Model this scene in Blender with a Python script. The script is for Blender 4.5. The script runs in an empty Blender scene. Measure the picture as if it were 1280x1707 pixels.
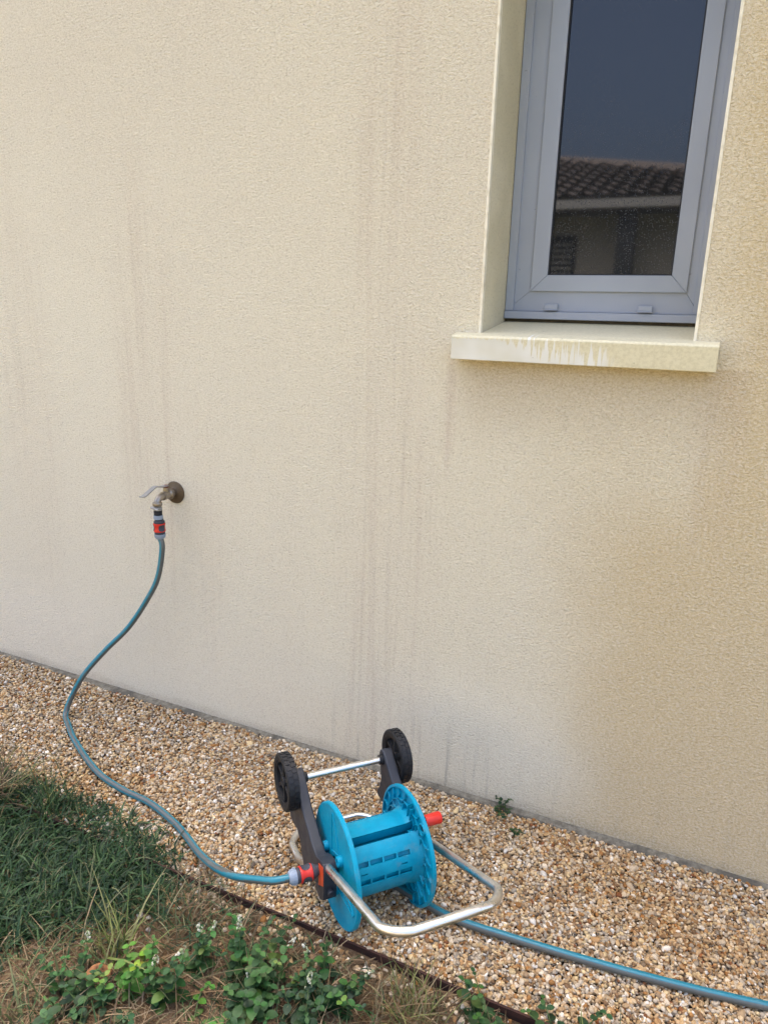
import bpy, bmesh, math, random
import numpy as np
from mathutils import Vector, Matrix
random.seed(7); rng = np.random.default_rng(7)
SC = bpy.context.scene; COL = SC.collection
PI = math.pi; R_ = math.radians

# ---------------------------------------------------------------- camera
cam = bpy.data.cameras.new('camera'); camo = bpy.data.objects.new('camera', cam); COL.objects.link(camo)
RM = np.array([[0.91057453, 0.13492455, -0.39070372], [0.41252072, -0.23697615, 0.87958454], [0.02609008, -0.96210066, -0.27144361]])
mw = Matrix.Identity(4)
for i in range(3):
    mw[i][0] = RM[i, 0]; mw[i][1] = -RM[i, 1]; mw[i][2] = -RM[i, 2]
mw[0][3], mw[1][3], mw[2][3] = 0, -1.59747, 1.25
camo.matrix_world = mw
cam.sensor_fit = 'HORIZONTAL'; cam.sensor_width = 36; cam.lens = 1175.66 / 1280 * 36
cam.clip_start = .02; cam.clip_end = 500
SC.camera = camo

# ---------------------------------------------------------------- world, sun, exposure
SUN_EL, SUN_AZ = R_(64), R_(338)          # azimuth clockwise from +y
wd = bpy.data.worlds.new('World'); SC.world = wd; wd.use_nodes = True
nt = wd.node_tree; bg = nt.nodes['Background']
sky = nt.nodes.new('ShaderNodeTexSky'); sky.sky_type = 'NISHITA'; sky.sun_disc = False
sky.sun_elevation = SUN_EL; sky.sun_rotation = SUN_AZ; sky.air_density = 0.8; sky.dust_density = 9.0; sky.ozone_density = 1.0
nt.links.new(sky.outputs[0], bg.inputs[0]); bg.inputs[1].default_value = .15
sl = bpy.data.lights.new('sun', 'SUN'); slo = bpy.data.objects.new('sun', sl); COL.objects.link(slo)
sl.energy = 2.2; sl.angle = R_(.6); sl.color = (1, .94, .84)
dv = Vector((math.sin(SUN_AZ) * math.cos(SUN_EL), math.cos(SUN_AZ) * math.cos(SUN_EL), math.sin(SUN_EL)))
slo.rotation_euler = dv.to_track_quat('Z', 'Y').to_euler(); slo.location = (0, -4, 6)
SC.view_settings.view_transform = 'Standard'; SC.view_settings.look = 'None'
SC.view_settings.exposure = 2.52; SC.view_settings.gamma = 1
SC.cycles.max_bounces = 6

# ---------------------------------------------------------------- helpers
def tag(o, label=None, cat=None, group=None, kind=None):
    if label: o['label'] = label
    if cat: o['category'] = cat
    if group: o['group'] = group
    if kind: o['kind'] = kind
    return o
def empty(name, loc=(0, 0, 0), parent=None):
    o = bpy.data.objects.new(name, None); COL.objects.link(o); o.location = loc; o.empty_display_size = .05
    if parent: o.parent = parent
    return o
class MB:
    def __init__(s): s.v = []; s.f = []; s.c = []
    def add(s, vs, fs, col=None):
        b = len(s.v); s.v += [tuple(x) for x in vs]; s.f += [tuple(b + i for i in f) for f in fs]
        if col is not None: s.c += [tuple(col)] * len(vs) if not isinstance(col, list) else col
        return s
    def box(s, a, b):
        (x0, y0, z0), (x1, y1, z1) = a, b
        return s.add([(x0, y0, z0), (x1, y0, z0), (x1, y1, z0), (x0, y1, z0), (x0, y0, z1), (x1, y0, z1), (x1, y1, z1), (x0, y1, z1)],
                     [(0, 3, 2, 1), (4, 5, 6, 7), (0, 1, 5, 4), (1, 2, 6, 5), (2, 3, 7, 6), (3, 0, 4, 7)])
    def bar(s, p, q, w, h, up=(0, 0, 1)):
        p, q, up = Vector(p), Vector(q), Vector(up); d = (q - p).normalized(); r = d.cross(up).normalized() * w / 2; n = r.cross(d).normalized() * h / 2
        vs = [x + i * r + j * n for x in (p, q) for i, j in ((-1, -1), (1, -1), (1, 1), (-1, 1))]
        return s.add(vs, [(0, 1, 2, 3), (7, 6, 5, 4), (0, 4, 5, 1), (1, 5, 6, 2), (2, 6, 7, 3), (3, 7, 4, 0)])
    def prism(s, pts, mapf, z0, z1):
        n = len(pts); vs = [mapf(p, z0) for p in pts] + [mapf(p, z1) for p in pts]
        return s.add(vs, [tuple(range(n))[::-1], tuple(range(n, 2 * n))] + [(i, (i + 1) % n, n + (i + 1) % n, n + i) for i in range(n)])
    def lathe(s, prof, o=(0, 0, 0), d=(0, 0, 1), n=32, closed=False):
        o, d = Vector(o), Vector(d).normalized(); e = d.orthogonal().normalized(); g = d.cross(e); vs = []; m = len(prof)
        for k in range(n):
            t = 2 * PI * k / n
            for r, h in prof: vs.append(o + d * h + (e * math.cos(t) + g * math.sin(t)) * r)
        fs = []
        for k in range(n):
            k2 = (k + 1) % n
            for j in range(m if closed else m - 1):
                j2 = (j + 1) % m; fs.append((k * m + j, k2 * m + j, k2 * m + j2, k * m + j2))
        return s.add(vs, fs)
    def tube(s, pts, r, n=14, cap=True, colf=None):
        pts = [Vector(p) for p in pts]; N = len(pts); T = []
        for i in range(N): T.append((pts[min(i + 1, N - 1)] - pts[max(i - 1, 0)]).normalized())
        e = T[0].orthogonal().normalized(); vs = []; cs = []
        for i in range(N):
            e = (e - T[i] * e.dot(T[i])).normalized(); g = T[i].cross(e); rr = r[i] if isinstance(r, (list, tuple)) else r
            for k in range(n):
                t = 2 * PI * k / n; nn = e * math.cos(t) + g * math.sin(t); vs.append(pts[i] + nn * rr)
                if colf: cs.append(colf(i / (N - 1), nn, T[i]))
        fs = [(i * n + k, i * n + (k + 1) % n, (i + 1) * n + (k + 1) % n, (i + 1) * n + k) for i in range(N - 1) for k in range(n)]
        if cap: fs += [tuple(range(n))[::-1], tuple((N - 1) * n + k for k in range(n))]
        return s.add(vs, fs, cs if colf else None)
    def build(s, name, mat, parent=None, smooth=False, bevel=0, seg=2, angle=35):
        me = bpy.data.meshes.new(name); me.from_pydata([tuple(v) for v in s.v], [], s.f); me.validate()
        bm = bmesh.new(); bm.from_mesh(me); bmesh.ops.recalc_face_normals(bm, faces=bm.faces); bm.to_mesh(me); bm.free()
        if s.c and len(s.c) == len(me.vertices):
            ca = me.color_attributes.new('col', 'FLOAT_COLOR', 'POINT')
            ca.data.foreach_set('color', np.array([(c[0], c[1], c[2], 1) for c in s.c], dtype=np.float32).ravel())
        o = bpy.data.objects.new(name, me); COL.objects.link(o); me.materials.append(mat)
        if parent: o.parent = parent
        if smooth:
            me.polygons.foreach_set('use_smooth', [True] * len(me.polygons))
            if angle < 180:
                me.set_sharp_from_angle(angle=R_(angle))
        if bevel:
            b = o.modifiers.new('bevel', 'BEVEL'); b.width = bevel; b.segments = seg; b.limit_method = 'ANGLE'; b.angle_limit = R_(40); b.harden_normals = False
        return o
def np_obj(name, V, F, cols, mat, smooth=False, parent=None):
    me = bpy.data.meshes.new(name); V = np.asarray(V, np.float32); F = np.asarray(F, np.int32); k = F.shape[1]
    me.vertices.add(len(V)); me.vertices.foreach_set('co', V.ravel())
    me.loops.add(F.size); me.loops.foreach_set('vertex_index', F.ravel())
    me.polygons.add(len(F)); me.polygons.foreach_set('loop_start', np.arange(0, F.size, k, dtype=np.int32))
    me.update(calc_edges=True)
    if smooth: me.polygons.foreach_set('use_smooth', np.ones(len(F), bool))
    ca = me.color_attributes.new('col', 'FLOAT_COLOR', 'POINT')
    ca.data.foreach_set('color', np.concatenate([cols, np.ones((len(cols), 1))], 1).astype(np.float32).ravel())
    me.materials.append(mat); o = bpy.data.objects.new(name, me); COL.objects.link(o)
    if parent: o.parent = parent
    return o
def catmull(P, k=8):
    P = [Vector(p) for p in P]; P = [2 * P[0] - P[1]] + P + [2 * P[-1] - P[-2]]; out = []
    for i in range(1, len(P) - 2):
        for j in range(k):
            t = j / k; a, b, c, d = P[i - 1:i + 3]
            out.append(.5 * ((2 * b) + (-a + c) * t + (2 * a - 5 * b + 4 * c - d) * t * t + (-a + 3 * b - 3 * c + d) * t ** 3))
    return out + [P[-2]]
def rounded(P, rad, k=8):
    P = [Vector(p) for p in P]; out = [P[0]]
    for i in range(1, len(P) - 1):
        a = (P[i - 1] - P[i]); b = (P[i + 1] - P[i]); al = a.angle(b); tn = rad / math.tan(al / 2)
        tn = min(tn, a.length * .48, b.length * .48) if len(P) > 3 else tn
        p0 = P[i] + a.normalized() * tn; p1 = P[i] + b.normalized() * tn
        for j in range(k + 1):
            t = j / k; out.append((1 - t) ** 2 * p0 + 2 * t * (1 - t) * (P[i] * .45 + (p0 + p1) * .275) + t * t * p1)
    return out + [P[-1]]

# material helpers
def sr(r, g, b):
    f = lambda c: (c / 255 / 12.92) if c / 255 < .04045 else ((c / 255 + .055) / 1.055) ** 2.4
    return (f(r), f(g), f(b))
class NM:
    def __init__(s, name, rough=.5, spec=.5, metal=0):
        s.m = bpy.data.materials.new(name); s.m.use_nodes = True; s.t = s.m.node_tree; s.b = s.t.nodes['Principled BSDF']
        s.b.inputs['Roughness'].default_value = rough; s.b.inputs['Specular IOR Level'].default_value = spec; s.b.inputs['Metallic'].default_value = metal
        s._co = None
    def n(s, t, **k):
        nd = s.t.nodes.new(t)
        for a, b in k.items(): setattr(nd, a, b)
        return nd
    def L(s, a, b): s.t.links.new(a, b)
    def put(s, inp, val):
        if hasattr(val, 'is_output'): s.L(val, inp)
        elif isinstance(val, (tuple, list)) and len(val) == 3 and inp.type == 'RGBA': inp.default_value = (*val, 1)
        else: inp.default_value = val
    def co(s):
        if not s._co: s._co = s.n('ShaderNodeTexCoord').outputs['Object']
        return s._co
    def xyz(s):
        x = s.n('ShaderNodeSeparateXYZ'); s.L(s.co(), x.inputs[0]); return x.outputs
    def map(s, scale=(1, 1, 1), loc=(0, 0, 0), src=None):
        x = s.n('ShaderNodeMapping'); s.L(src or s.co(), x.inputs[0]); x.inputs['Scale'].default_value = scale; x.inputs['Location'].default_value = loc; return x.outputs[0]
    def noise(s, scale, detail=3, rough=.55, vec=None, dist=0):
        x = s.n('ShaderNodeTexNoise'); s.L(vec or s.co(), x.inputs['Vector']); x.inputs['Scale'].default_value = scale
        x.inputs['Detail'].default_value = detail; x.inputs['Roughness'].default_value = rough; x.inputs['Distortion'].default_value = dist; return x.outputs[0]
    def voro(s, scale, vec=None, feat='F1'):
        x = s.n('ShaderNodeTexVoronoi', feature=feat); s.L(vec or s.co(), x.inputs['Vector']); x.inputs['Scale'].default_value = scale; return x.outputs[0]
    def mp(s, v, a, b, c=0, d=1, smooth=True):
        x = s.n('ShaderNodeMapRange', interpolation_type='SMOOTHSTEP' if smooth else 'LINEAR'); s.put(x.inputs[0], v)
        for i, q in enumerate((a, b, c, d)): s.put(x.inputs[i + 1], q)
        return x.outputs[0]
    def math(s, op, a, b=0, c=None):
        x = s.n('ShaderNodeMath', operation=op); s.put(x.inputs[0], a); s.put(x.inputs[1], b)
        if c is not None: s.put(x.inputs[2], c)
        return x.outputs[0]
    def mix(s, f, a, b, mode='MIX'):
        x = s.n('ShaderNodeMix', data_type='RGBA', blend_type=mode); s.put(x.inputs[0], f); s.put(x.inputs[6], a); s.put(x.inputs[7], b); return x.outputs[2]
    def attr(s, name='col'):
        x = s.n('ShaderNodeAttribute'); x.attribute_name = name; return x.outputs['Color']
    def base(s, v): s.put(s.b.inputs['Base Color'], v); return s
    def rough(s, v): s.put(s.b.inputs['Roughness'], v); return s
    def bump(s, h, strength=.5, dist=.002):
        x = s.n('ShaderNodeBump'); x.inputs['Strength'].default_value = strength; x.inputs['Distance'].default_value = dist; s.put(x.inputs['Height'], h); s.L(x.outputs[0], s.b.inputs['Normal']); return s
def blob(m, X, Z, cx, cz, rx, rz, nz=None, amp=.4):
    """soft elliptical stain mask in the wall plane with a ragged edge"""
    dx = m.math('DIVIDE', m.math('SUBTRACT', X, cx), rx); dz = m.math('DIVIDE', m.math('SUBTRACT', Z, cz), rz)
    d = m.math('SQRT', m.math('ADD', m.math('MULTIPLY', dx, dx), m.math('MULTIPLY', dz, dz)))
    if nz is not None: d = m.math('ADD', d, m.math('MULTIPLY', m.math('SUBTRACT', nz, .5), amp * 2))
    return m.mp(d, .25, 1.1, 1, 0)

# ---------------------------------------------------------------- materials
# rendered wall
m = NM('render_plaster', .9, .2); X, Y, Z = m.xyz()
big = m.noise(1.3, 4); mid = m.noise(6, 4)
streak = m.noise(1, 4, .6, m.map((24, 24, .8))); streak2 = m.noise(1, 3, .6, m.map((70, 70, 1.6), (3, 0, 1)))
fine = m.noise(330, 2, .6); grain = m.noise(185, 3, .62, m.map((.85, .85, 1.2)), dist=.5)
c = m.mix(m.mp(X, -2.0, .15), sr(224, 216, 194), sr(222, 211, 182))
c = m.mix(m.math('MULTIPLY', m.mp(big, .35, .7), .3), c, sr(214, 205, 184))
c = m.mix(m.math('MULTIPLY', m.mp(m.math('ADD', Z, m.math('MULTIPLY', big, .8)), 1.3, 2.6), .38), c, sr(196, 180, 158))  # upper wall tinted darker in its colour to level the light falloff
# tan damp zone on the right, pale washed patches low down
tx = m.math('ADD', X, m.math('MULTIPLY', m.math('SUBTRACT', big, .5), .5))
tan_ = m.math('MAXIMUM', m.math('MULTIPLY', m.mp(tx, -.34, -.04), m.mp(Z, 1.05, .72)), m.mp(tx, -.10, .06))
tan_ = m.math('MAXIMUM', tan_, m.math('MULTIPLY', blob(m, X, Z, -.10, .84, .30, .20, big, .5), .35))
c = m.mix(m.math('MULTIPLY', tan_, .78), c, sr(198, 176, 132))
c = m.mix(m.math('MULTIPLY', blob(m, X, Z, -.46, .16, .34, .22, big, .6), .6), c, sr(234, 225, 200))
c = m.mix(m.math('MULTIPLY', blob(m, X, Z, -2.05, .22, .5, .2, big, .6), .45), c, sr(230, 222, 202))
# vertical run-off streaks in bands
def band(xc, zc, rx, rz, k): return m.math('MULTIPLY', blob(m, X, Z, xc, zc, rx, rz, mid, .22), k)
bandA = band(-1.46, .95, .17, .85, 1)
for q in ((-1.28, .62, .08, .5, .8), (-.70, .55, .17, 1.1, 1), (-.72, 1.5, .14, .8, .7), (-1.95, .95, .14, .8, .8), (-2.25, 1.1, .10, .9, .6), (.035, .98, .07, .28, .9), (-.545, 1.03, .022, .20, 1.6), (-1.0, .5, .06, .5, .3)): bandA = m.math('MAXIMUM', bandA, band(*q))
st = m.math('MULTIPLY', m.mp(streak, .47, .66), bandA); st2 = m.math('MULTIPLY', m.mp(streak2, .50, .70), bandA)
c = m.mix(m.math('MULTIPLY', bandA, .10), c, sr(206, 188, 168))
c = m.mix(m.math('MULTIPLY', st, .20), c, sr(178, 152, 132))
c = m.mix(m.math('MULTIPLY', st2, .15), c, sr(152, 132, 114))
# soft shadow under the sill, painted into the wall colour
sill_shade = m.math('MULTIPLY', m.mp(Z, .90, 1.15), m.math('MULTIPLY', m.mp(X, -.58, -.46), m.mp(X, .04, .12, 1, 0)))
c = m.mix(m.math('MULTIPLY', m.math('MULTIPLY', sill_shade, m.mp(Z, 1.155, 1.16, 1, 0)), .42), c, sr(170, 144, 108))
low = m.math('MULTIPLY', m.mp(Z, .0, .26, 1, 0), m.mp(m.noise(1, 3, .6, m.map((45, 45, 2.2))), .5, .7))
c = m.mix(m.math('MULTIPLY', m.math('MULTIPLY', low, m.math('MULTIPLY', m.mp(X, -.95, -.75), m.mp(X, -.5, -.3, 1, .25))), .5), c, sr(134, 128, 112))
splash = m.mp(m.math('ADD', Z, m.math('MULTIPLY', mid, .05)), .03, .06, 1, 0); c = m.mix(m.math('MULTIPLY', splash, .35), c, sr(168, 150, 122))
c = m.mix(m.mp(grain, .42, .66, .0, .30), c, sr(244, 238, 222))  # pale crests and dark pits: relief shading put into the grain colour
c = m.mix(m.mp(grain, .30, .46, .26, 0), c, sr(140, 122, 98)); c = m.mix(m.mp(fine, .32, .5, .20, 0), c, sr(120, 104, 86))
c = m.mix(m.mp(m.noise(60, 2, .5, m.map((1, 1, 1), (4, 2, 7))), .77, .8, 0, .7), c, sr(90, 80, 70))
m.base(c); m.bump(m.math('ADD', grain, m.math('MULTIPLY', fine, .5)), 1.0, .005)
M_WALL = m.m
m = NM('reveal_plaster', .85, .25); g = m.noise(220, 3, .6); b = m.noise(5, 3)
c = m.mix(m.mp(b, .3, .7), sr(218, 208, 180), sr(204, 194, 164)); c = m.mix(m.mp(g, .5, .75, 0, .4), c, sr(150, 138, 110)); m.base(c); m.bump(g, .5, .002); M_REV = m.m
m = NM('corner_bead_paint', .6, .4); g = m.noise(40, 3); m.base(m.mix(m.mp(g, .4, .8), sr(228, 220, 198), sr(204, 192, 162))); M_BEAD = m.m
# sill: smooth cast stone, yellow algae film washed off in drips
m = NM('cast_stone', .5, .4); X, Y, Z = m.xyz()
g = m.noise(160, 3, .7); w = m.noise(1, 3, .6, m.map((105, 0, 0), (2.3, 0, 0))); w2 = m.noise(6, 3)
ln = m.math('ADD', m.mp(X, -.45, -.19, .006, .034, True), m.math('MULTIPLY', m.math('SUBTRACT', m.mp(w, .38, .62), .45), m.mp(X, -.46, -.30, .004, .062)))
depth = m.math('ADD', m.math('SUBTRACT', 1.207, Z), m.math('MULTIPLY', m.math('SUBTRACT', m.noise(90, 2), .5), .006))
film = m.mp(m.math('SUBTRACT', ln, depth), -.0015, .0025)
film = m.math('MAXIMUM', film, m.mp(X, -.215, -.165))
clean = m.mix(m.mp(w2, .4, .7), sr(220, 218, 208), sr(206, 202, 184))
yel = m.mix(m.mp(g, .35, .7), sr(212, 203, 170), sr(198, 188, 154))
c = m.mix(film, clean, yel); c = m.mix(m.mp(m.noise(70, 2, .5, m.map((1, 1, 1), (9, 1, 3))), .74, .78, 0, .7), c, sr(96, 86, 60))
m.base(c); m.bump(g, .25, .001); M_SILL = m.m
m = NM('footing_concrete', .95, .2); g = m.noise(60, 5, .7); d = m.noise(7, 4, .6)
c = m.mix(m.mp(g, .3, .7), sr(136, 130, 114), sr(98, 92, 80)); c = m.mix(m.mp(d, .5, .62, 0, .75), c, sr(84, 80, 72)); m.base(c); m.bump(g, .8, .006); M_FOOT = m.m
m = NM('pvc_frame', .35, .5); g = m.noise(3, 3); s_ = m.noise(90, 2)
c = m.mix(m.mp(g, .3, .7), sr(152, 158, 168), sr(142, 148, 158)); c = m.mix(m.mp(s_, .74, .78, 0, .5), c, sr(110, 108, 108)); m.base(c); m.bump(m.noise(400, 2), .05, .0005); M_PVC = m.m
m = NM('black_seal', .6, .3); m.base(sr(34, 36, 40)); M_SEAL = m.m
m = NM('gap_mortar', .95, .2); m.base(m.mix(m.noise(50, 4), sr(110, 102, 84), sr(52, 46, 38))); M_GAP = m.m
# window glass: reflecting pane with dried rain spots
m = NM('window_glass', .03, .5); m.b.inputs['IOR'].default_value = 1.54; X, Y, Z = m.xyz()
sp = m.voro(260, m.map((1, 1, 1))); sp2 = m.noise(420, 2, .6); zone = m.mp(m.math('ADD', m.noise(7, 3), m.mp(Z, 2.0, 1.35, 0, .25)), .45, .75)
dots = m.math('MULTIPLY', m.mp(sp, .22, .32, 1, 0), m.math('MULTIPLY', m.mp(sp2, .47, .55), zone))
m.base(m.mix(m.math('MULTIPLY', dots, .8), (.012, .013, .014), (.034, .034, .033))); m.rough(m.mp(dots, 0, 1, .03, .35)); m.bump(m.math('MULTIPLY', dots, 1.0), .10, .0005); m.b.inputs['Specular Tint'].default_value = (.90, .96, 1.06, 1); M_GLASS = m.m
# ground family
m = NM('soil_earth', .95, .1); a = m.noise(14, 5, .65); b = m.noise(120, 4, .7); z = m.noise(3.2, 3)
c = m.mix(m.mp(a, .35, .65), sr(100, 80, 60), sr(136, 114, 88)); c = m.mix(m.mp(b, .4, .7, 0, .7), c, sr(70, 56, 42)); c = m.mix(m.mp(z, .5, .7, 0, .5), c, sr(120, 96, 66)); m.base(c); m.bump(m.math('ADD', a, b), 1, .012); M_SOIL = m.m
m = NM('far_lawn', .95, .1); a = m.noise(4, 5, .7); m.base(m.mix(a, sr(78, 84, 50), sr(112, 104, 72))); M_LAWN = m.m
m = NM('gravel_bed_sand', .95, .1); a = m.noise(150, 4, .7); m.base(m.mix(a, sr(96, 80, 60), sr(60, 48, 36))); m.bump(a, 1, .005); M_BED = m.m
m = NM('gravel_stone', .75, .35); g = m.noise(500, 3, .6); c = m.mix(m.mp(g, .35, .7, 0, .45), m.attr(), m.mix(1.0, m.attr(), (.62, .52, .42), 'MULTIPLY')); m.base(c); m.bump(g, .4, .0008); M_STONE = m.m
m = NM('leaf_blade', .55, .3); m.base(m.attr()); m.b.inputs['Subsurface Weight'].default_value = 0
tr = m.n('ShaderNodeBsdfTranslucent'); m.L(m.attr(), tr.inputs[0]); mx = m.n('ShaderNodeMixShader'); mx.inputs[0].default_value = .12
m.L(m.b.outputs[0], mx.inputs[1]); m.L(tr.outputs[0], mx.inputs[2]); m.L(mx.outputs[0], m.t.nodes['Material Output'].inputs[0]); M_LEAF = m.m
m = NM('rusty_edging', .8, .3); a = m.noise(60, 5, .7, m.map((.3, 1, 1))); m.base(m.mix(m.mp(a, .35, .7), sr(66, 42, 34), sr(38, 27, 24))); m.bump(a, .6, .002); M_EDGE = m.m
# hose, reel
def plastic(name, col, rough=.42, var=.12, spec=.45, bs=.12):
    m = NM(name, rough, spec); a = m.noise(35, 4, .6); f = m.noise(600, 2)
    m.base(m.mix(m.mp(a, .3, .75, 0, 1), col, tuple(x * (1 - var) + .012 for x in col))); m.rough(m.mp(a, .3, .7, rough - .05, rough + .12)); m.bump(f, bs, .0004); return m.m
m = NM('turquoise_plastic', .42, .22); a = m.noise(30, 4, .6); f = m.noise(600, 2); dd = m.noise(22, 5, .75); sc = m.noise(1, 3, .6, m.map((15, 260, 40)))
c = m.mix(m.mp(a, .3, .75), sr(0, 146, 176), sr(0, 134, 164)); c = m.mix(m.mp(dd, .52, .78, 0, .38), c, sr(126, 128, 112)); c = m.mix(m.mp(sc, .68, .76, 0, .25), c, sr(90, 170, 190))
m.base(c); m.rough(m.mp(dd, .4, .7, .36, .6)); m.bump(f, .12, .0004); M_BLUE = m.m
M_BLK = plastic('slate_plastic', sr(42, 45, 52), .45, .2)
M_TYRE = plastic('black_wheel_plastic', sr(14, 15, 18), .55, .2)
M_RED = plastic('red_plastic', sr(206, 40, 26), .4, .1)
M_ORG = plastic('orange_sticker', sr(206, 74, 34), .45, .15)
M_DGR = plastic('dark_grey_rubber', sr(56, 58, 66), .6, .15)
M_LGR = plastic('pale_grey_plastic', sr(136, 148, 162), .4, .1)
m = NM('hose_pvc', .36, .5); a = m.noise(30, 3); m.base(m.mix(m.mp(a, .5, .8, 0, .25), m.attr(), sr(120, 118, 110))); m.bump(m.noise(500, 2), .1, .0004); M_HOSE = m.m
m = NM('aluminium_tube', .3, .5, 1); a = m.noise(1, 3, .6, m.map((30, 30, 400))); m.base(m.mix(a, sr(232, 230, 226), sr(214, 212, 208))); m.rough(m.mp(m.noise(25, 4), .3, .7, .24, .4)); M_ALU = m.m
m = NM('weathered_brass', .5, .5, .75); a = m.noise(90, 4, .7); m.base(m.mix(a, sr(120, 106, 88), sr(74, 62, 50))); m.bump(a, .3, .001); M_BRASS = m.m
m = NM('tarnished_nickel', .35, .5, .85); a = m.noise(80, 4, .7); m.base(m.mix(a, sr(176, 168, 156), sr(120, 110, 98))); M_NICK = m.m
m = NM('brown_lever_cap', .5, .4); m.base(sr(92, 36, 28)); M_CAP = m.m
m = NM('steel_lever', .35, .6, .5); m.base(sr(150, 150, 148)); M_STEEL = m.m
# neighbour house
m = NM('neighbour_render', .9, .2); a = m.noise(3, 4); m.base(m.mix(a, sr(200, 192, 180), sr(190, 182, 170))); M_NW = m.m
m = NM('roof_tiles', .85, .2); w = m.n('ShaderNodeTexWave', wave_type='BANDS', bands_direction='X'); m.L(m.co(), w.inputs[0]); w.inputs['Scale'].default_value = 1.4
a = m.noise(9, 4); m.base(m.mix(a, sr(150, 136, 126), sr(124, 112, 106))); M_TILE = m.m
m = NM('dark_shutter', .6, .4); m.base(sr(52, 54, 58)); M_SHUT = m.m
m = NM('gutter_zinc', .5, .5); m.base(sr(170, 166, 160)); M_GUT = m.m
m = NM('petal_white', .6, .3); m.base(m.attr()); M_PET = m.m
m = NM('dead_leaf', .8, .2); a = m.noise(60, 4); m.base(m.mix(m.mp(a, .35, .65), sr(138, 96, 62), sr(78, 50, 32))); M_DEAD = m.m
m = NM('pebble_stone', .8, .3); a = m.noise(60, 4); m.base(m.mix(a, sr(176, 168, 154), sr(136, 126, 110))); m.bump(a, .5, .002); M_PEB = m.m

# ================================================================ setting
# ground to the horizon
MB().add([(-60, -60, -.06), (60, -60, -.06), (60, 60, -.06), (-60, 60, -.06)], [(0, 1, 2, 3)]).build('ground', M_LAWN)['kind'] = 'structure'
# soil patch with relief, in front of the metal edging
EY = -.563
def soil_h(x, y):
    t = min(1, max(0, (EY - y) / .25)); h = -.010 + .006 * math.sin(3.1 * x + 1) * math.cos(4.3 * y) + .004 * math.sin(13 * x + 5 * y) + .003 * math.sin(31 * x - 17 * y)
    return h - .004 * t
mb = MB(); nx, ny = 220, 110; x0, x1, y0, y1 = -4.0, 2.0, -2.6, EY - .002
for j in range(ny + 1):
    for i in range(nx + 1):
        x = x0 + (x1 - x0) * i / nx; y = y1 + (y0 - y1) * (j / ny) ** 1.4
        e = min(1, (x - x0) / .3, (x1 - x) / .3, (y - y0) / .3); mb.v.append((x, y, soil_h(x, y) * e - .075 * (1 - e)))
mb.f = [(j * (nx + 1) + i, j * (nx + 1) + i + 1, (j + 1) * (nx + 1) + i + 1, (j + 1) * (nx + 1) + i) for j in range(ny) for i in range(nx)]
tag(mb.build('soil', M_SOIL, smooth=True, angle=180), kind='structure')
MB().add([(-4, EY + .003, -.012), (2, EY + .003, -.012), (2, .03, -.012), (-4, .03, -.012)], [(0, 1, 2, 3)]).build('gravel_bed', M_BED)['kind'] = 'structure'

# gravel: one heap of stones nobody could count
def ico(sub):
    bm = bmesh.new(); bmesh.ops.create_icosphere(bm, subdivisions=sub, radius=1); V = np.array([v.co[:] for v in bm.verts]); F = np.array([[v.index for v in f.verts] for f in bm.faces]); bm.free(); return V, F
PAL = np.array([sr(*c) for c in [(214, 196, 166), (198, 172, 132), (184, 154, 114), (172, 134, 88), (160, 114, 62), (206, 188, 160), (228, 220, 204), (148, 124, 94), (176, 160, 136), (130, 100, 68), (190, 158, 112), (160, 148, 130), (140, 88, 50), (210, 184, 136), (106, 94, 80)]])
PW = np.array([12, 14, 12, 9, 6, 12, 6, 8, 9, 5, 9, 6, 2, 9, 3.]); PW /= PW.sum()
def stones(pts, size, sub, zvar):
    V0, F0 = ico(sub); N = len(pts); n = len(V0)
    variants = []
    for _ in range(24):
        k = rng.normal(size=(9, 3)); k /= np.linalg.norm(k, axis=1)[:, None]; cut = rng.uniform(.62, .92, 9); V = V0.copy()
        for kk, cc in zip(k, cut):
            d = V @ kk; V = V - np.outer(np.maximum(d - cc, 0), kk)
        variants.append(V)
    variants = np.array(variants); Vs = variants[rng.integers(0, 24, N)]
    s = size * np.exp(rng.normal(0, .28, N)); ax = np.stack([s * rng.uniform(.85, 1.35, N), s * rng.uniform(.7, 1.0, N), s * rng.uniform(.5, .8, N)], 1)
    Vs = Vs * ax[:, None, :]
    th = rng.uniform(0, 2 * PI, N); tl = rng.normal(0, .45, N); t2 = rng.normal(0, .45, N)
    def rot(a, ang):
        c, s_ = np.cos(ang), np.sin(ang); Mx = np.zeros((N, 3, 3)); Mx[:, a, a] = 1; b, c2 = (a + 1) % 3, (a + 2) % 3
        Mx[:, b, b] = c; Mx[:, b, c2] = -s_; Mx[:, c2, b] = s_; Mx[:, c2, c2] = c; return Mx
    Rt = rot(2, th) @ rot(0, tl) @ rot(1, t2); Vs = np.einsum('nij,nkj->nki', Rt, Vs) + pts[:, None, :]
    cols = PAL[rng.choice(len(PAL), N, p=PW)] * rng.uniform(.70, 1.16, (N, 1)) * np.array([.98, .99, 1.0])
    # rusty drifts of browner stones
    px, py = pts[:, 0], pts[:, 1]; dr = np.clip(np.sin(5.3 * px + 2 * np.sin(7 * py)) * np.sin(9 * py + 3 * px) * .9 - .1, 0, 1)[:, None]
    cols = cols * (1 - dr * .26 * np.array([.3, .7, 1.3]))
    F = (F0[None] + (np.arange(N) * n)[:, None, None]).reshape(-1, 3)
    return Vs.reshape(-1, 3), F, np.repeat(cols, n, axis=0)
def jitter_grid(xa, xb, ya, yb, sp):
    gx, gy = np.meshgrid(np.arange(xa, xb, sp), np.arange(ya, yb, sp)); p = np.stack([gx.ravel(), gy.ravel()], 1); return p + rng.uniform(-.5, .5, p.shape) * sp
GP = []
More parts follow.
